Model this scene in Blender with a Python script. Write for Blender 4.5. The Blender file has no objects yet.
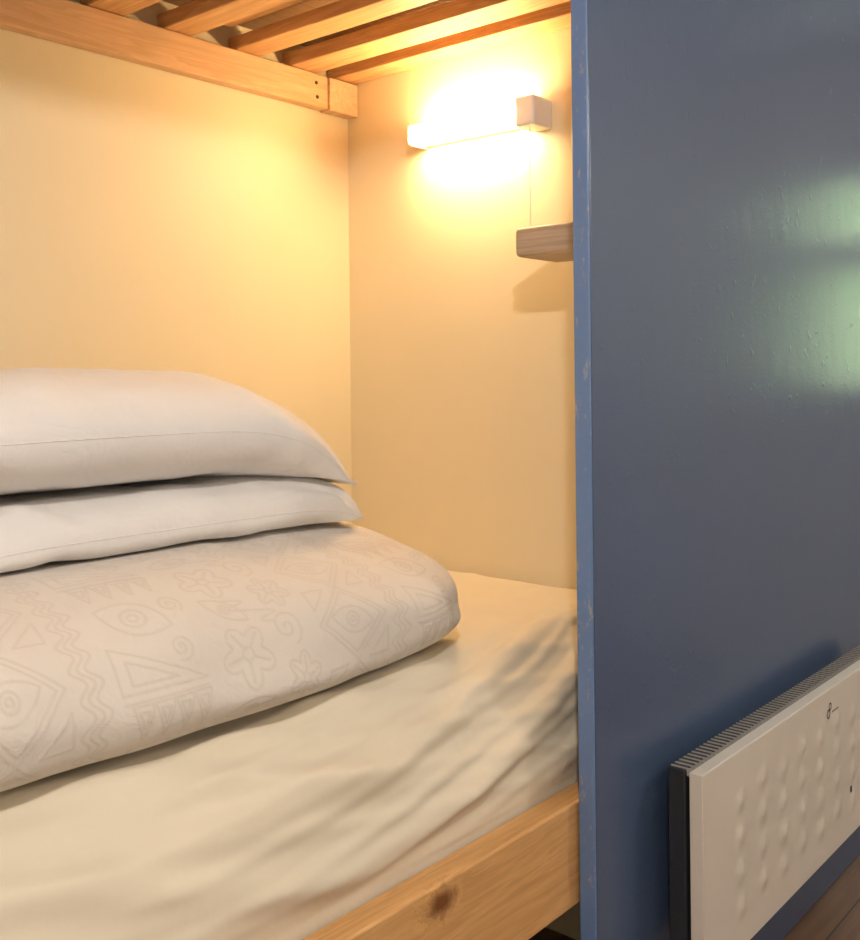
import bpy, math, numpy as np
from mathutils import Matrix, Vector, noise
H=1.21
scene=bpy.context.scene
scene.view_settings.view_transform='Standard'
scene.view_settings.look='None'

# ------------------------------------------------------------ materials
def new_mat(name):
    m=bpy.data.materials.new(name); m.use_nodes=True
    nt=m.node_tree; b=nt.nodes['Principled BSDF']
    return m,nt,b
def N(nt,t,**kw):
    n=nt.nodes.new(t)
    for k,v in kw.items(): setattr(n,k,v)
    return n
def coords(nt,scale=(1,1,1),rot=(0,0,0)):
    tc=N(nt,'ShaderNodeTexCoord'); mp=N(nt,'ShaderNodeMapping')
    mp.inputs['Scale'].default_value=scale; mp.inputs['Rotation'].default_value=rot
    nt.links.new(tc.outputs['Object'],mp.inputs['Vector'])
    return mp.outputs['Vector']
def noise_n(nt,vec,scale,detail=4,rough=.5,dist=0):
    n=N(nt,'ShaderNodeTexNoise'); n.inputs['Scale'].default_value=scale
    n.inputs['Detail'].default_value=detail; n.inputs['Roughness'].default_value=rough
    n.inputs['Distortion'].default_value=dist
    nt.links.new(vec,n.inputs['Vector']); return n.outputs['Fac']
def ramp(nt,fac,stops,interp='LINEAR'):
    r=N(nt,'ShaderNodeValToRGB'); r.color_ramp.interpolation=interp; e=r.color_ramp.elements
    while len(e)<len(stops): e.new(0.5)
    for i,(p,c) in enumerate(stops):
        e[i].position=p; e[i].color=(*c,1)
    nt.links.new(fac,r.inputs['Fac']); return r.outputs['Color']
def bump(nt,b,h,strength,dist=.01):
    bp=N(nt,'ShaderNodeBump'); bp.inputs['Strength'].default_value=strength
    bp.inputs['Distance'].default_value=dist
    nt.links.new(h,bp.inputs['Height']); nt.links.new(bp.outputs['Normal'],b.inputs['Normal'])
def mix(nt,fac,a,b):
    m=N(nt,'ShaderNodeMix',data_type='RGBA')
    nt.links.new(fac,m.inputs['Factor'])
    for s,v in (('A',a),('B',b)):
        inp=[i for i in m.inputs if i.name==s and i.type=='RGBA'][0]
        if isinstance(v,tuple): inp.default_value=(*v,1)
        else: nt.links.new(v,inp)
    return [o for o in m.outputs if o.type=='RGBA'][0]
def math_n(nt,op,a,b=None,c=None):
    m=N(nt,'ShaderNodeMath',operation=op)
    for i,v in enumerate((a,b,c)):
        if v is None: continue
        if isinstance(v,(int,float)): m.inputs[i].default_value=v
        else: nt.links.new(v,m.inputs[i])
    return m.outputs[0]

def paint(name,col,var=.04,rough=.55,bs=.15,nscale=60,spec=.5):
    m,nt,b=new_mat(name); v=coords(nt)
    n=noise_n(nt,v,2.2,4)
    c=ramp(nt,n,[(.3,tuple(x*(1-var) for x in col)),(.7,tuple(min(1,x*(1+var)) for x in col))])
    nt.links.new(c,b.inputs['Base Color']); b.inputs['Roughness'].default_value=rough
    b.inputs['Specular IOR Level'].default_value=spec
    bump(nt,b,noise_n(nt,v,nscale,3),bs,.003)
    return m
def wood(name,axis,light=(.72,.43,.19),dark=(.45,.22,.08),knots=(),rough=.5,off=0):
    m,nt,b=new_mat(name)
    sc=[16,16,16]; sc[axis]=1.1
    tc=N(nt,'ShaderNodeTexCoord')
    add=N(nt,'ShaderNodeVectorMath',operation='ADD'); add.inputs[1].default_value=(off,off*1.3,off*.7)
    nt.links.new(tc.outputs['Object'],add.inputs[0])
    vec=add.outputs[0]
    tot=None
    for k in knots:
        d=N(nt,'ShaderNodeVectorMath',operation='SUBTRACT'); d.inputs[1].default_value=(k[0],k[1],k[2]+H)
        nt.links.new(tc.outputs['Object'],d.inputs[0])
        s=N(nt,'ShaderNodeVectorMath',operation='MULTIPLY')
        ss=[1,1,1]; ss[axis]=k[4]; s.inputs[1].default_value=ss
        nt.links.new(d.outputs[0],s.inputs[0])
        l=N(nt,'ShaderNodeVectorMath',operation='LENGTH'); nt.links.new(s.outputs[0],l.inputs[0])
        wob=math_n(nt,'MULTIPLY_ADD',noise_n(nt,tc.outputs['Object'],70,3,.6),1.6,.25)
        ln=math_n(nt,'MULTIPLY',math_n(nt,'DIVIDE',l.outputs['Value'],k[3]),wob)
        g=math_n(nt,'POWER',2.718,math_n(nt,'MULTIPLY',math_n(nt,'POWER',ln,2.0),-1.0))
        tot=g if tot is None else math_n(nt,'MAXIMUM',tot,g)
    mp=N(nt,'ShaderNodeMapping'); mp.inputs['Scale'].default_value=sc
    nt.links.new(vec,mp.inputs['Vector'])
    n1=noise_n(nt,mp.outputs[0],1.0,5,.6,.6)
    if tot is not None: n1=math_n(nt,'ADD',n1,math_n(nt,'MULTIPLY',tot,.5))
    rings=math_n(nt,'FRACT',math_n(nt,'MULTIPLY',n1,9.0))
    rr=ramp(nt,rings,[(0,(0,0,0)),(.75,(1,1,1)),(1,(0,0,0))])
    n2=noise_n(nt,mp.outputs[0],5.0,4,.7)
    c=mix(nt,rr,tuple(.5*l+.5*d for l,d in zip(light,dark)),light)
    c=mix(nt,ramp(nt,n2,[(.35,(0,0,0)),(.75,(.5,.5,.5))]),c,dark)
    if tot is not None:
        c=mix(nt,ramp(nt,tot,[(.12,(0,0,0)),(.5,(.55,.55,.55)),(.85,(1,1,1))]),c,(.20,.07,.018))
    nt.links.new(c,b.inputs['Base Color']); b.inputs['Roughness'].default_value=rough
    bump(nt,b,n2,.15,.003)
    return m
def fabric(name,col,weave=900,rough=.85,var=.04,fold=.25,attr=None,attrcol=None,fs=14):
    m,nt,b=new_mat(name); v=coords(nt)
    n=noise_n(nt,v,5,4)
    c=ramp(nt,n,[(.3,tuple(x*(1-var) for x in col)),(.7,tuple(min(1,x*(1+var)) for x in col))])
    b.inputs['Roughness'].default_value=rough
    b.inputs['Sheen Weight'].default_value=.15
    b.inputs['Specular IOR Level'].default_value=.25
    h=math_n(nt,'ADD',math_n(nt,'MULTIPLY',noise_n(nt,v,weave,2),.08),noise_n(nt,v,fs,5,.55,.8))
    if attr:
        a=N(nt,'ShaderNodeAttribute'); a.attribute_name=attr
        c=mix(nt,math_n(nt,'MULTIPLY',a.outputs['Fac'],.85),c,attrcol)
        h=math_n(nt,'ADD',h,math_n(nt,'MULTIPLY',a.outputs['Fac'],-.10))
    nt.links.new(c,b.inputs['Base Color'])
    bump(nt,b,h,fold,.012)
    return m
def plain(name,col,rough=.5,metal=0,var=.05,s=40):
    m,nt,b=new_mat(name); v=coords(nt); n=noise_n(nt,v,s,3)
    c=ramp(nt,n,[(.3,tuple(x*(1-var) for x in col)),(.7,tuple(min(1,x*(1+var)) for x in col))])
    nt.links.new(c,b.inputs['Base Color']); b.inputs['Roughness'].default_value=rough
    b.inputs['Metallic'].default_value=metal; return m
def emis(name,col,st):
    m,nt,b=new_mat(name)
    b.inputs['Base Color'].default_value=(.9,.9,.9,1)
    b.inputs['Emission Color'].default_value=(*col,1); b.inputs['Emission Strength'].default_value=st
    return m

M_wall=paint('cream_wall_paint',(.84,.745,.53),.02,.5,.12)
M_room=paint('room_wall_paint',(.72,.68,.60),.03,.6,.1)
M_ceil=paint('ceiling_paint',(.8,.78,.74),.02,.7,.1)

def blue_mat():
    m,nt,b=new_mat('blue_gloss_paint'); v=coords(nt)
    n=noise_n(nt,v,1.2,1)
    c=ramp(nt,n,[(.0,(.062,.098,.19)),(1,(.080,.120,.215))])
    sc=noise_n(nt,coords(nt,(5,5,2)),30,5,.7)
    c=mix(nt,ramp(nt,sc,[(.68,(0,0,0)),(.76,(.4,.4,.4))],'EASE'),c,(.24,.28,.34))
    nt.links.new(c,b.inputs['Base Color'])
    b.inputs['Roughness'].default_value=.26
    b.inputs['Specular IOR Level'].default_value=.75
    sp=ramp(nt,noise_n(nt,v,42,1),[(.66,(0,0,0)),(.80,(1,1,1))],'EASE')
    h=math_n(nt,'ADD',math_n(nt,'MULTIPLY',noise_n(nt,v,160,1),.5),math_n(nt,'MULTIPLY',noise_n(nt,coords(nt,(1,1,.5)),22,1),1.0))
    h=math_n(nt,'ADD',h,math_n(nt,'MULTIPLY',sp,.8))
    bump(nt,b,h,.15,.004)
    return m
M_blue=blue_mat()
def edge_mat():
    m,nt,b=new_mat('blue_edge_worn'); v=coords(nt)
    ch=ramp(nt,noise_n(nt,coords(nt,(1,1,.4)),60,6,.76),[(.575,(0,0,0)),(.66,(1,1,1))])
    c=mix(nt,ch,(.14,.235,.45),(.36,.35,.36))
    nt.links.new(c,b.inputs['Base Color']); b.inputs['Roughness'].default_value=.35
    bump(nt,b,noise_n(nt,v,120,3),.3,.003)
    return m
M_edge=edge_mat()

# ------------------------------------------------------------ mesh helpers
def link(o):
    scene.collection.objects.link(o); return o
def empty(name,loc):
    e=bpy.data.objects.new(name,None); e.location=(loc[0],loc[1],loc[2]+H); e.empty_display_size=.05
    return link(e)
def parent(o,e):
    if e is None: return
    o.parent=e; o.matrix_parent_inverse=Matrix.Translation(-Vector(e.location))
def smooth(o,angle=None):
    for p in o.data.polygons: p.use_smooth=True
    if angle is not None:
        try: o.data.set_sharp_from_angle(angle=math.radians(angle))
        except Exception: pass
def mesh_obj(name,verts,faces,mat,par=None,sm=True):
    me=bpy.data.meshes.new(name)
    me.from_pydata([tuple(v) for v in verts],[],faces); me.update()
    o=link(bpy.data.objects.new(name,me))
    if mat: me.materials.append(mat)
    if sm: smooth(o)
    parent(o,par); return o
def box(name,x0,x1,y0,y1,z0,z1,mat,par=None,bev=.002):
    vs=[(x,y,z+H) for x in (x0,x1) for y in (y0,y1) for z in (z0,z1)]
    fs=[(0,1,3,2),(4,6,7,5),(0,4,5,1),(2,3,7,6),(0,2,6,4),(1,5,7,3)]
    o=mesh_obj(name,vs,fs,mat,par,False)
    if bev>0:
        b=o.modifiers.new('bev','BEVEL'); b.width=bev; b.segments=3
        smooth(o,35)
    return o
def tube(name,p0,p1,r,mat,par=None,seg=24,rings=None):
    p0=Vector(p0);p1=Vector(p1); p0.z+=H;p1.z+=H
    d=(p1-p0); L=d.length; d.normalize()
    a=d.orthogonal().normalized(); b=d.cross(a)
    prof=rings or [(0,0),(0,1),(1,1),(1,0)]
    vs=[];fs=[]
    for t,rr in prof:
        for i in range(seg):
            an=2*math.pi*i/seg
            vs.append(p0+d*(L*t)+(a*math.cos(an)+b*math.sin(an))*(r*max(rr,1e-4)))
    for k in range(len(prof)-1):
        for i in range(seg):
            j=(i+1)%seg
            fs.append((k*seg+i,k*seg+j,(k+1)*seg+j,(k+1)*seg+i))
    o=mesh_obj(name,vs,fs,mat,par); smooth(o,40); return o
def grid_faces(nu,nv,wrapv=False,off=0,flip=False):
    fs=[]
    for i in range(nu-1):
        for j in range(nv if wrapv else nv-1):
            j2=(j+1)%nv
            q=(off+i*nv+j,off+(i+1)*nv+j,off+(i+1)*nv+j2,off+i*nv+j2)
            fs.append(q[::-1] if flip else q)
    return fs
def fn(x,y,z): return noise.noise(Vector((x,y,z)))
def ss(a,b,x):
    t=min(1,max(0,(x-a)/(b-a))); return t*t*(3-2*t)
def rdg(ph,p): return (.5+.5*math.cos(2*ph))**p

# ------------------------------------------------------------ room shell
Xe=1.875; Yw=1.85; Yp=.85
ZC=1.19
box('floor',-1.6,4.05,-1.5,1.95,-H-.06,-H,None,bev=0)
def floor_mat():
    m,nt,b=new_mat('wood_floor'); v=coords(nt)
    br=N(nt,'ShaderNodeTexBrick'); nt.links.new(v,br.inputs['Vector'])
    br.inputs['Scale'].default_value=1; br.inputs['Brick Width'].default_value=1.1; br.inputs['Row Height'].default_value=.13
    br.inputs['Mortar Size'].default_value=.002
    br.inputs['Color1'].default_value=(.26,.15,.085,1); br.inputs['Color2'].default_value=(.17,.095,.055,1)
    br.inputs['Mortar'].default_value=(.03,.02,.015,1)
    g=noise_n(nt,coords(nt,(2,30,2)),2,5,.65)
    c=mix(nt,ramp(nt,g,[(.35,(0,0,0)),(.7,(.6,.6,.6))]),br.outputs['Color'],(.10,.06,.035))
    nt.links.new(c,b.inputs['Base Color']); b.inputs['Roughness'].default_value=.45
    bump(nt,b,g,.1,.003); return m
bpy.data.objects['floor'].data.materials.append(floor_mat())
box('ceiling',-1.6,4.05,-1.5,1.95,ZC,ZC+.06,M_ceil,bev=0)
box('wall_left',-1.6,4.05,Yw,Yw+.1,-H,ZC,M_wall,bev=0)
box('wall_end',Xe,Xe+.08,Yp+.03,Yw,-H,ZC,M_wall,bev=0)
box('wall_right',-1.6,4.05,-1.6,-1.5,-H,ZC,M_room,bev=0)
box('wall_back',-1.7,-1.6,-1.5,Yw,-H,ZC,M_room,bev=0)
wy0,wy1,wz0,wz1=.26,.80,-.10,.76
e=empty('wall_front',(4.05,0,0))
box('wall_below',4.0,4.1,-1.5,Yw,-H,wz0,M_room,e,0)
box('wall_above',4.0,4.1,-1.5,Yw,wz1,ZC,M_room,e,0)
box('wall_side_a',4.0,4.1,-1.5,wy0,wz0,wz1,M_room,e,0)
box('wall_side_b',4.0,4.1,wy1,Yw,wz0,wz1,M_room,e,0)
M_white=plain('white_gloss',(.75,.75,.72),.35)
e=empty('window_1',(4.03,(wy0+wy1)/2,.3))
box('frame_bottom',3.98,4.06,wy0,wy1,wz0,wz0+.05,M_white,e)
box('frame_top',3.98,4.06,wy0,wy1,wz1-.05,wz1,M_white,e)
box('frame_l',3.98,4.06,wy0,wy0+.05,wz0+.05,wz1-.05,M_white,e)
box('frame_r',3.98,4.06,wy1-.05,wy1,wz0+.05,wz1-.05,M_white,e)
box('transom',3.98,4.06,wy0+.05,wy1-.05,.39,.49,M_white,e)
def hedge():
    vs=[];nu,nv=60,50
    for i in range(nu):
        for j in range(nv):
            y=-2+4.5*i/(nu-1); z=-1.2+2.6*j/(nv-1)
            vs.append((5.6+.35*fn(y*2.3,z*2.3,1)+.2*fn(y*7,z*7,4),y,z+H))
    m,nt,b=new_mat('hedge_leaves'); v=coords(nt)
    c=ramp(nt,noise_n(nt,v,4,5,.7),[(.38,(.05,.10,.03)),(.52,(.32,.48,.18)),(.64,(.75,.82,.62))])
    nt.links.new(c,b.inputs['Base Color'])
    mesh_obj('garden_hedge',vs,grid_faces(nu,nv),m)
hedge()

e=empty('wall_partition',(2.6,Yp,0))
XP=1.395
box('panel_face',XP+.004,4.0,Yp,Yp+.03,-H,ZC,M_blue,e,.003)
box('panel_edge',XP,XP+.0045,Yp+.001,Yp+.0295,-H,ZC,M_edge,e,.0015)

# ------------------------------------------------------------ bunk bed
bed=empty('bunk_bed',(.9,1.35,-.2))
M_rail=wood('pine_rail',0,(.80,.46,.18),(.50,.24,.075),knots=((1.060,.885,-.708,.018,.6),(.35,.885,-.74,.012,.5)))
box('side_rail',-.14,1.872,.885,.93,-.845,-.681,M_rail,bed,.004)
M_led=wood('pine_ledger',0,(.82,.55,.33),(.58,.33,.16),off=3.1)
M_blk=wood('pine_block',1,(.84,.58,.38),(.6,.36,.18),off=5.1)
M_sl=wood('pine_slat',1,(.78,.48,.23),(.44,.21,.08),off=1.7)
xb=1.775
box('ledger_beam',-.14,xb,1.818,Yw-.001,.655,.735,M_led,bed,.003)
box('ledger_block',xb+.001,Xe-.001,1.812,Yw-.001,.652,.733,M_blk,bed,.003)
M_screw=plain('screw_dark',(.08,.05,.03),.4,.6)
tube('screw_a',(1.735,1.8165,.712),(1.735,1.819,.712),.0045,M_screw,bed,12)
tube('screw_b',(1.738,1.8165,.678),(1.738,1.819,.678),.0045,M_screw,bed,12)
box('upper_side_rail',-.14,1.872,.885,.93,.745,.90,M_led,bed,.004)
xs=[1.80,1.655,1.49,1.30,1.12,.93,.75,.56,.38,.20,.02]
for i,x in enumerate(xs):
    th=.03 if i%2==0 else .034
    box('slat_%d'%(i+1),x,x+.074+(.012 if i%3==1 else 0),.932,Yw-.002,.7365,.7365+th,M_sl,bed,.003)
box('cross_bearer',1.42,1.46,.932,1.80,.772,.80,M_sl,bed,.003)
M_ply=wood('upper_base_ply',0,(.30,.17,.08),(.12,.06,.03),off=9)
box('upper_base',-.14,1.87,.932,1.845,.802,.815,M_ply,bed,.001)
box('upper_bunk_mattress',-.13,1.86,.935,1.84,.816,.93,plain('upper_sheet',(.5,.46,.4),.9),bed,.02)
box('lower_base',-.14,1.87,.93,1.848,-.73,-.705,M_ply,bed,.001)
for i,(x,y) in enumerate(((-.14,.931),(-.14,1.78),(1.80,1.78))):
    box('leg_%d'%(i+1),x+.001,x+.066,y,y+.065,-H,-.73,M_led,bed,.003)
box('foot_post',-.205,-.141,.885,.95,-H,.90,M_led,bed,.003)
box('foot_post_rear',-.205,-.141,1.78,1.845,-H,.83,M_led,bed,.003)

# ------------------------------------------------------------ mattress
def mattress():
    x0,x1=-.12,1.868
    P=[]
    zt=-.452; zb=-.704; yf=.936; yb=1.846
    for z in np.linspace(zb,-.65,12): P.append((yf,z))
    ry,rz=.17,.198
    for a in np.linspace(0,math.pi/2,100)[1:]:
        P.append((yf+ry*(1-math.cos(a)),-.65+rz*math.sin(a)))
    for y in np.linspace(yf+ry,yb-.04,90)[1:]: P.append((y,zt))
    for a in np.linspace(0,math.pi/2,8)[1:]: P.append((yb-.04+.04*math.sin(a),zt-.04*(1-math.cos(a))))
    P.append((yb,zb))
    P=np.array(P); nv=len(P)
    s=np.concatenate([[0],np.cumsum(np.hypot(*(P[1:]-P[:-1]).T))])
    T=np.gradient(P,axis=0); T/=np.linalg.norm(T,axis=1)[:,None]
    Nn=np.stack([-T[:,1],T[:,0]],1)
    nu=500
    X=np.concatenate([x0+np.array([0,.001,.004,.01,.02]),np.linspace(x0+.03,x1-.03,nu),x1-np.array([.022,.014,.008,.003,0])])
    vs=[]
    for x in X:
        ed=min(x-x0,x1-x); g=1 if ed>.035 else math.sqrt(max(0,1-(1-ed/.035)**2))
        for j in range(nv):
            y,z=P[j]; sj=s[j]
            dx=1.62-x; dxp=max(dx,0)
            t=sj+.34*dxp-.20*dxp*dxp
            ph=t*30+.9*fn(x*1.6,sj*2,5)
            env=ss(.02,.10,sj)*(1-ss(.22,.38,sj))*(1-ss(.6,1.2,dx))
            d=.0155*env*rdg(ph,2.6)
            ph4=t*66+1.5*fn(x*2.2,sj*3,15)
            d+=.0055*env*rdg(ph4,2.2)
            ph2=sj*24+x*4.6+1.6*fn(x*1.3,sj*2,9)
            env2=ss(.02,.1,sj)*(1-ss(.22,.42,sj))
            d+=.010*env2*rdg(ph2,3)*ss(.25,.7,dx)
            ph3=sj*52+x*10+2*fn(x*2,sj*3,19)
            d+=.003*env2*rdg(ph3,2.5)
            d+=.004*fn(x*3,sj*4,2)+.0018*fn(x*8,sj*8,12)
            d+=.003*rdg(sj*12+x*2.5+1.5*fn(x*1.6,sj*2,31),6)*ss(.22,.35,sj)
            if P[j][1]<-.67 : d=min(d,0)*.2
            if j>nv-12: d=0
            n=Nn[j]
            yy=max(yf-.002 if z<-.672 else yf-.03,y+n[0]*d); zz=z+n[1]*d
            zz=zb+(zz-zb)*(.82+.18*g)
            m=ss(1.04,1.10,yy)*(1-ss(1.40,1.50,x)); lim=-.4415
            if zz>lim: zz=zz*(1-m)+lim*m
            vs.append((x,yy,zz+H))
    nuu=len(X)
    fs=grid_faces(nuu,nv)
    fs.append(tuple(range(nv))); fs.append(tuple((nuu-1)*nv+j for j in range(nv))[::-1])
    fs+= [ (i*nv,i*nv+nv-1,(i+1)*nv+nv-1,(i+1)*nv) for i in range(nuu-1)]
    o=mesh_obj('mattress',vs,fs,fabric('fitted_sheet',(.82,.73,.57),fold=.15,fs=9),None)
    smooth(o,75)
mattress()

# ------------------------------------------------------------ duvet
PZ=-.246
def duvet():
    x0,x1=.12,1.388; yc=1.43; a=.420
    nu=500
    X=np.concatenate([x0+.1*(1-np.cos(np.linspace(0,math.pi/2,14)[:-1])),np.linspace(x0+.1,x1-.12,nu),x1-.12*(1-np.sin(np.linspace(0,math.pi/2,70)[1:]))])
    th=np.concatenate([np.linspace(.0,1.45,26,endpoint=False),np.linspace(1.45,3.95,260,endpoint=False),np.linspace(3.95,2*math.pi,26,endpoint=False)])
    nv=len(th)
    n=2.45; e=2/n
    cy=np.sign(np.cos(th))*np.abs(np.cos(th))**e; sz=np.sign(np.sin(th))*np.abs(np.sin(th))**e
    ref=np.stack([yc+a*cy,np.where(sz>0,-.39+.14*sz,-.39+.08*sz)],1)
    S=np.concatenate([[0],np.cumsum(np.hypot(*(ref[1:]-ref[:-1]).T))])
    vs=np.zeros((len(X),nv,3)); PU=np.zeros((len(X),nv,2))
    def cap(d,w,q):
        return 1 if d>=w else max(0.0,1-(1-d/w)**q)**(1/q)
    for i,x in enumerate(X):
        g=min(cap(x1-x,.12,2.5),cap(x-x0,.14,2.4))
        gy=min(cap(x1-x,.36,2.2),cap(x-x0,.14,2.4))
        top=.136+.028*(1-ss(.5,1.3,x))
        zc=-.391
        for j in range(nv):
            fr=max(0,-cy[j])
            aa=a*(1-.36*(1-gy)) if cy[j]<0 else a
            y=yc+aa*cy[j]
            z=zc+(top if sz[j]>0 else .085)*sz[j]*g
            d=.013*fn(x*4,y*5,z*5)+.008*fn(x*10,y*9,z*9)
            d+=.009*rdg(x*9+7*fn(x*1.3,z*3,3)+z*16,2)*fr**2*g
            d+=.007*rdg(z*30+x*3+2*fn(x*2,y*2,8),2)*fr**2
            d-=.006*fr
            q=fr**1.5
            y-=d*q; z+=d*sz[j]*(g if sz[j]>0 else 0)*(1-q*.5)
            if z<-.440: z=-.440
            if y>1.843: y=1.843
            if sz[j]>0:
                m=ss(1.14,1.215,y)
                zp=min(z,PZ-.003); z=z*(1-m)+zp*m
            vs[i,j]=(x,y,z+H); PU[i,j]=((x+(1-g)*.05)*1.3,S[j]*1.3)
    segs=[]
    def poly(pts,closed=False):
        pts=list(pts)
        if closed: pts.append(pts[0])
        for p,q in zip(pts[:-1],pts[1:]): segs.append((*p,*q))
    def circ(cx,cy_,r,n=14,rx=1): poly([(cx+rx*r*math.cos(2*math.pi*k/n),cy_+r*math.sin(2*math.pi*k/n)) for k in range(n)],True)
    def eye(cx,cy_,w,h,rot=0):
        c,s_=math.cos(rot),math.sin(rot)
        for sg in (1,-1):
            poly([(cx+c*(w*t)-s_*(sg*h*(1-t*t)),cy_+s_*(w*t)+c*(sg*h*(1-t*t))) for t in np.linspace(-1,1,13)])
        circ(cx,cy_,h*.55,12); circ(cx,cy_,h*.22,8)
    def flower(cx,cy_,r,k=5,ph=0):
        poly([(cx+r*(.55+.45*abs(math.cos(k*t/2)))*math.cos(t+ph),cy_+r*(.55+.45*abs(math.cos(k*t/2)))*math.sin(t+ph)) for t in np.linspace(0,2*math.pi,60)])
        circ(cx,cy_,r*.2,10)
        for q in range(k):
            t=ph+2*math.pi*q/k; poly([(cx+r*.25*math.cos(t),cy_+r*.25*math.sin(t)),(cx+r*.8*math.cos(t),cy_+r*.8*math.sin(t))])
    def spiral(cx,cy_,r,turn=2,ph=0,sg=1):
        poly([(cx+r*t*math.cos(sg*turn*2*math.pi*t+ph),cy_+r*t*math.sin(sg*turn*2*math.pi*t+ph)) for t in np.linspace(.05,1,34)])
    vlo,vhi=S[26]*1.3-.02,S[286]*1.3+.02
    rng=np.random.RandomState(4)
    u=.20; band=2
    while u<1.9:
        if band%4==0:
            w=.17; v=vlo
            while v<vhi:
                h=.15; c=(u+w/2,v+h/2)
                poly([(u,c[1]),(c[0],v),(u+w,c[1]),(c[0],v+h)],True)
                poly([(u+.014,c[1]),(c[0],v+.013),(u+w-.014,c[1]),(c[0],v+h-.013)],True)
                eye(c[0],c[1],.05,.026,rng.uniform(-.3,.3))
                poly([(u,v),(u+w*.3,v+h*.0),(u,v+h*.3)],True)
                poly([(u+w,v+h),(u+w*.7,v+h),(u+w,v+h*.7)],True)
                v+=h
        elif band%4==1:
            w=.07
            for o_ in (.016,.03,.044):
                poly([(u+o_+.010*math.sin(t*150)+.004*math.sin(t*43),t) for t in np.arange(vlo,vhi,.004)])
        elif band%4==2:
            w=.16; v=vlo; k=0
            while v<vhi:
                h=.055
                if k%3<1:
                    for q in range(4):
                        uu=u+.01+q*.036
                        poly([(uu,v),(uu+.034,v),(uu+.017,v+h*.9)],True)
                        poly([(uu+.009,v+.008),(uu+.025,v+.008),(uu+.017,v+h*.55)],True)
                    poly([(u,v-.004),(u+w-.01,v-.004)])
                    v+=h
                elif k%3==1:
                    eye(u+.07,v+.05,.06,.036,.5); spiral(u+.14,v+.035,.022,2,1)
                    v+=.10
                else:
                    poly([(u,v),(u+.15,v+.07),(u,v+.07)],True); poly([(u+.02,v+.025),(u+.1,v+.06),(u+.02,v+.06)],True)
                    spiral(u+.12,v+.02,.022,2,2); v+=.085
                k+=1
        else:
            w=.23; v=vlo-.03; k=0
            while v<vhi:
                flower(u+.07+rng.uniform(-.01,.01),v+.06,.05,5,rng.uniform(0,2))
                spiral(u+.165,v+.03,.034,1.8,rng.uniform(0,6),1)
                flower(u+.175,v+.115,.040,6,rng.uniform(0,2))
                eye(u+.06,v+.14,.045,.018,rng.uniform(-.8,.8))
                poly([(u+.06+.05*t+.03*math.sin(6*t),v+.12+.03*t) for t in np.linspace(0,2,20)])
                v+=.165; k+=1
        u+=w+.008; band+=1
    A=PU.reshape(-1,2).astype(np.float32); D=np.full(len(A),1.0,np.float32)
    order=np.argsort(A[:,0]); Au=A[order]; us=Au[:,0]
    Ds=D[order]
    for (ax,ay,bx,by) in segs:
        lo=np.searchsorted(us,min(ax,bx)-.006); hi=np.searchsorted(us,max(ax,bx)+.006)
        if hi<=lo: continue
        px=Au[lo:hi,0]-ax; py=Au[lo:hi,1]-ay; dx=bx-ax; dy=by-ay; L=dx*dx+dy*dy+1e-12
        t=np.clip((px*dx+py*dy)/L,0,1)
        dd=np.hypot(px-t*dx,py-t*dy); Ds[lo:hi]=np.minimum(Ds[lo:hi],dd)
    D[order]=Ds
    pat=np.clip((.0032-D)/.0026,0,1)
    nuu=len(X); V=vs.reshape(-1,3)
    fs=grid_faces(nuu,nv,True)
    fs.append(tuple(range(nv))); fs.append(tuple((nuu-1)*nv+j for j in range(nv))[::-1])
    o=mesh_obj('folded_duvet',V.tolist(),fs,fabric('jacquard_duvet_cover',(.77,.71,.64),fold=.42,attr='pattern',attrcol=(.68,.61,.53),fs=20),None)
    at=o.data.attributes.new('pattern','FLOAT','POINT'); at.data.foreach_set('value',pat.astype(np.float32))
duvet()

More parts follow.
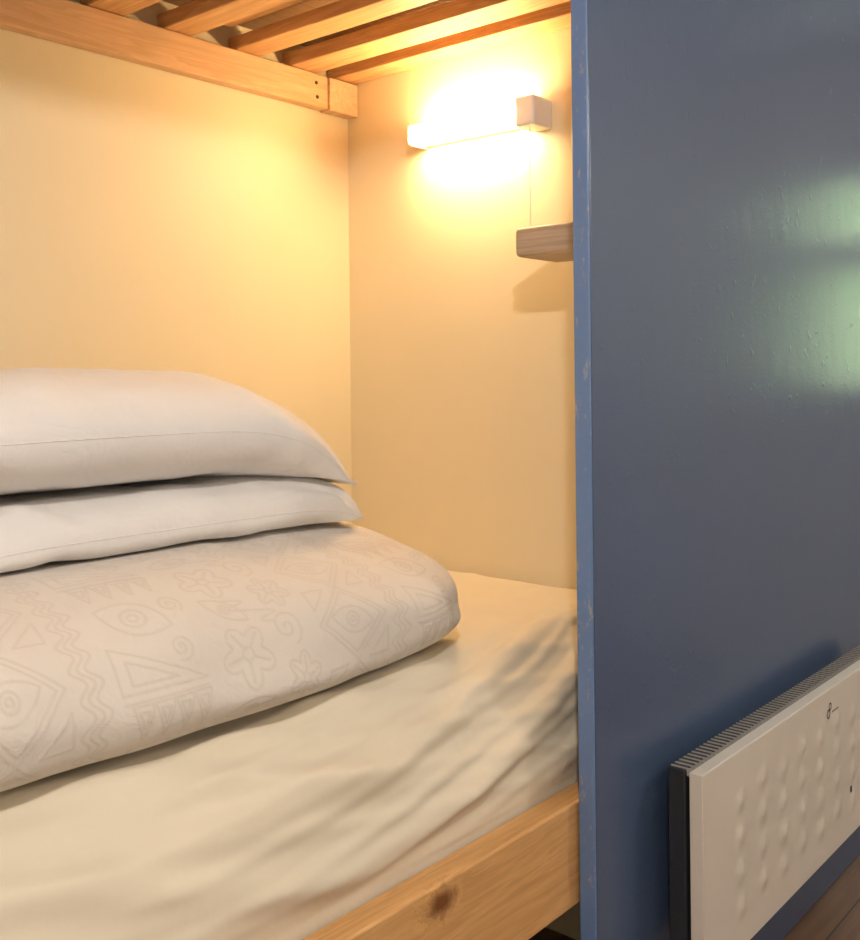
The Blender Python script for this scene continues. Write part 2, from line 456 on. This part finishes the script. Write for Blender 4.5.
# ------------------------------------------------------------ pillows
M_pil=fabric('white_cotton',(.86,.83,.80),fold=.45,fs=10)
def pillow(name,cx,cy,a,b,rot,z0,tt,tb,floor_z,droop,seed,p=3.2,ex=.55,dl=1.0,pr=None,piping=.001,dp=2.6,pv=None,vd=.010,fdrop=0):
    nu,nv=170,130
    U=np.sin(np.linspace(-math.pi/2,math.pi/2,nu)); Vv=np.sin(np.linspace(-math.pi/2,math.pi/2,nv))
    c,s=math.cos(rot),math.sin(rot)
    def pos(u,v,side):
        cr=1-.035*(abs(u)**5)*(abs(v)**5)
        x=a*u*(1-.025*(1-v*v))*cr; y=b*v*(1-.03*(1-u*u))*cr
        pu=pr if (pr and u>0) else p
        T=max(0,(1-abs(u)**pu)*(1-abs(v)**(pv or p)))**ex
        dr=droop*abs(u)**dp if u>0 else dl*droop*abs(u)**dp
        zc=z0-dr-vd*abs(v)**3
        wr=.010*fn(x*6+seed,y*6,side)+.005*fn(x*15+seed,y*15,side*3)
        for sx in (-1,1):
            for sy in (-1,1):
                dx=a*sx-x; dy=b*sy-y; r=math.hypot(dx,dy)
                wr+=.009*math.exp(-(r/.2)**2)*math.sin(math.atan2(dy,dx)*11+seed)*min(1,r/.05)
        wr+=.008*rdg(x*10+3*fn(x*3,y*3,seed)+y*4,4)*abs(v)**1.5
        z=zc+(T*tt+wr*T**.5 if side>0 else -T*tb+wr*T**.5*.6)
        fz=floor_z-(fdrop*max(0,u)**7)
        if side<0: z=max(z,fz)
        else: z=max(z,fz+.004)
        return (cx+c*x-s*y,cy+s*x+c*y,z+H)
    vs=[pos(u,v,1) for u in U for v in Vv]+[pos(u,v,-1) for u in U for v in Vv]
    k=nu*nv
    for i in range(nu):
        for j in range(nv):
            if i in(0,nu-1) or j in (0,nv-1):
                vs[k+i*nv+j]=vs[i*nv+j]
    fs=grid_faces(nu,nv)+grid_faces(nu,nv,off=k,flip=True)
    o=mesh_obj(name,vs,fs,M_pil)
    import bmesh
    bm=bmesh.new(); bm.from_mesh(o.data); bmesh.ops.remove_doubles(bm,verts=bm.verts,dist=1e-6)
    bmesh.ops.recalc_face_normals(bm,faces=bm.faces); bm.to_mesh(o.data); bm.free()
    smooth(o)
    idx=[(i,0) for i in range(nu)]+[(nu-1,j) for j in range(1,nv)]+[(i,nv-1) for i in range(nu-2,-1,-1)]+[(0,j) for j in range(nv-2,0,-1)]
    cu=bpy.data.curves.new('seam_piping','CURVE'); cu.dimensions='3D'; cu.bevel_depth=piping; cu.bevel_resolution=2
    sp=cu.splines.new('POLY'); sp.points.add(len(idx)-1); sp.use_cyclic_u=True
    for q,(i,j) in enumerate(idx): sp.points[q].co=(*vs[i*nv+j],1)
    cu.materials.append(M_pil)
    so=link(bpy.data.objects.new('seam_piping',cu)); so.parent=o
    return o
pillow('pillow',.896,1.505,.396,.278,0.0,-.207,.042,.039,PZ,.030,1.3,p=5,ex=.38,pr=22,pv=7,dp=6)
pillow('pillow.001',.872,1.495,.396,.278,0.0,-.070,.084,.094,-.164,.120,7.7,p=3.2,ex=.5,dl=.05,dp=3.6,fdrop=.022)

# ------------------------------------------------------------ wall lamp
lamp=empty('wall_lamp',(1.84,1.42,.56))
M_lw=plain('lamp_white_plastic',(.92,.90,.88),.4,0,.01)
M_glow=emis('lamp_diffuser_glow',(1,.67,.32),82)
box('base_plate',1.855,Xe-.0005,1.28,1.60,.540,.582,M_lw,lamp,.004)
box('switch_box',1.802,Xe-.0005,1.230,1.280,.528,.592,M_lw,lamp,.006)
box('end_cap',1.804,Xe-.0005,1.578,1.590,.536,.584,M_lw,lamp,.006)
tube('diffuser',(1.823,1.281,.560),(1.823,1.578,.560),.024,M_glow,lamp,32,[(0,0),(0,.9),(.01,1),(.99,1),(1,.9),(1,0)])
tube('pull_cord',(1.812,1.247,.528),(1.812,1.247,.29),.0011,M_lw,lamp,8)
tube('cord_knob',(1.812,1.247,.29),(1.812,1.247,.272),.004,M_lw,lamp,12,[(0,0),(.1,.5),(.5,1),(.9,.8),(1,0)])

M_sh=wood('shelf_wood',1,(.62,.50,.38),(.34,.25,.18),off=2.2)
sh=empty('wall_shelf',(1.73,1.0,.25))
box('board',1.645,1.79,Yp+.031,1.172,.228,.286,M_sh,sh,.010)
box('cleat',1.79,Xe-.001,Yp+.031,.96,.236,.26,M_sh,sh,.002)

# ------------------------------------------------------------ heater
ht=empty('electric_heater',(2.1,.80,-.84))
hx0,hx1=1.578,2.60; hz0,hz1=-1.012,-.664
yF=.7555; yB=.7800
M_hw=plain('heater_enamel',(.80,.73,.64),.38,0,.02,8)
M_hb=plain('heater_black',(.02,.022,.028),.45)
def heater_front():
    nu,nv=330,130
    XX=np.linspace(hx0+.003,hx1-.003,nu); ZZ=np.linspace(hz0+.003,hz1-.003,nv)
    cs=[]
    cx=hx0+.145;k=0
    while cx<hx1-.12:
        for r in range(4):
            cs.append((cx,hz0+.075+r*.062+(.0 if k%2==0 else .012)))
        cx+=.098;k+=1
    cs=np.array(cs)
    gx,gz=np.meshgrid(XX,ZZ,indexing='ij')
    d=np.zeros_like(gx)
    for c in cs:
        r2=(gx-c[0])**2+(gz-c[1])**2
        d+=.0045*np.exp(-r2/(2*.012**2))
    vs=[(gx[i,j],yF-d[i,j],gz[i,j]+H) for i in range(nu) for j in range(nv)]
    mesh_obj('front_panel',vs,grid_faces(nu,nv),M_hw,ht)
heater_front()
box('front_slab',hx0,hx1,yF+.0004,yB,hz0,hz1,M_hw,ht,.0015)
box('rear_body',hx0+.002,hx1-.006,yB+.008,.820,hz0+.01,hz1+.001,M_hb,ht,.003)
box('gap_core',hx0+.02,hx1-.02,yB,yB+.0105,hz0+.02,hz1-.012,M_hb,ht,0)
box('wall_bracket',hx0+.1,hx1-.1,.820,Yp-.0005,hz0+.05,hz1-.03,M_hb,ht,0)
vs=[];fs=[]
x=hx0+.008
while x<hx1-.012:
    b0=len(vs)
    for xx in (x,x+.0026):
        for yy in (yB-.001,.817):
            for zz in (hz1-.010,hz1+.0030):
                vs.append((xx,yy,zz+H))
    fs+=[tuple(b0+q for q in f) for f in [(0,1,3,2),(4,6,7,5),(0,4,5,1),(2,3,7,6),(0,2,6,4),(1,5,7,3)]]
    x+=.0155
mesh_obj('top_grille',vs,fs,plain('grille_grey',(.42,.39,.36),.4),ht,False)
def ring(name,cx,cz,r,w,par,seg=20):
    vs=[];fs=[]
    for i in range(seg):
        an=2*math.pi*i/seg
        for rr in (r,r-w): vs.append((cx+rr*math.cos(an),yF-.0009,cz+rr*math.sin(an)+H))
    for i in range(seg):
        j=(i+1)%seg; fs.append((2*i,2*j,2*j+1,2*i+1))
    mesh_obj(name,vs,fs,M_hb,par,False)
ring('badge_ring_a',2.165,-.714,.010,.0035,ht); ring('badge_ring_b',2.175,-.700,.008,.003,ht)
box('badge_word',2.187,2.225,yF-.0009,yF,-.716,-.712,plain('badge_grey',(.3,.28,.26),.5),ht,0)
box('indicator',2.295,2.303,yF-.002,yF,-.918,-.904,M_hb,ht,.001)

# ------------------------------------------------------------ lights
M_cl=emis('ceiling_light_glass',(1,.93,.85),2.0)
def pendant(name,x,y,zb,energy):
    cl=empty(name,(x,y,1.1))
    tube('rose',(x,y,1.189),(x,y,1.165),.06,M_white,cl,32)
    tube('flex',(x,y,1.165),(x,y,zb+.10),.003,M_white,cl,8)
    tube('shade',(x,y,zb+.13),(x,y,zb+.03),.12,M_cl,cl,32,[(0,.1),(0,.35),(.3,.7),(1,1)])
    ld=bpy.data.lights.new('bulb','POINT'); ld.energy=energy; ld.shadow_soft_size=.04; ld.color=(1,.93,.87)
    lo=link(bpy.data.objects.new('bulb',ld)); lo.location=(x,y,zb+H); parent(lo,cl)
pendant('ceiling_light',-.05,-.1,.95,62)
pendant('corridor_fill_light',2.7,-1.0,.95,30)  # added out-of-view fill lamp, brightens corridor walls mirrored in the blue panel

w=bpy.data.worlds.new('World'); scene.world=w; w.use_nodes=True
w.node_tree.nodes['Background'].inputs['Color'].default_value=(.92,.97,1,1)
w.node_tree.nodes['Background'].inputs['Strength'].default_value=12

# ------------------------------------------------------------ camera
cd=bpy.data.cameras.new('camera'); cd.sensor_fit='HORIZONTAL'; cd.sensor_width=36; cd.lens=1030/860*36
cd.shift_y=-95/860; cd.clip_start=.02
co=link(bpy.data.objects.new('camera',cd))
th=-math.radians(49.8)
co.matrix_world=Matrix.Translation((0,0,H))@Matrix.Rotation(th,4,'Z')@Matrix.Rotation(math.pi/2,4,'X')@Matrix.Rotation(-math.radians(.6),4,'Z')
scene.camera=co
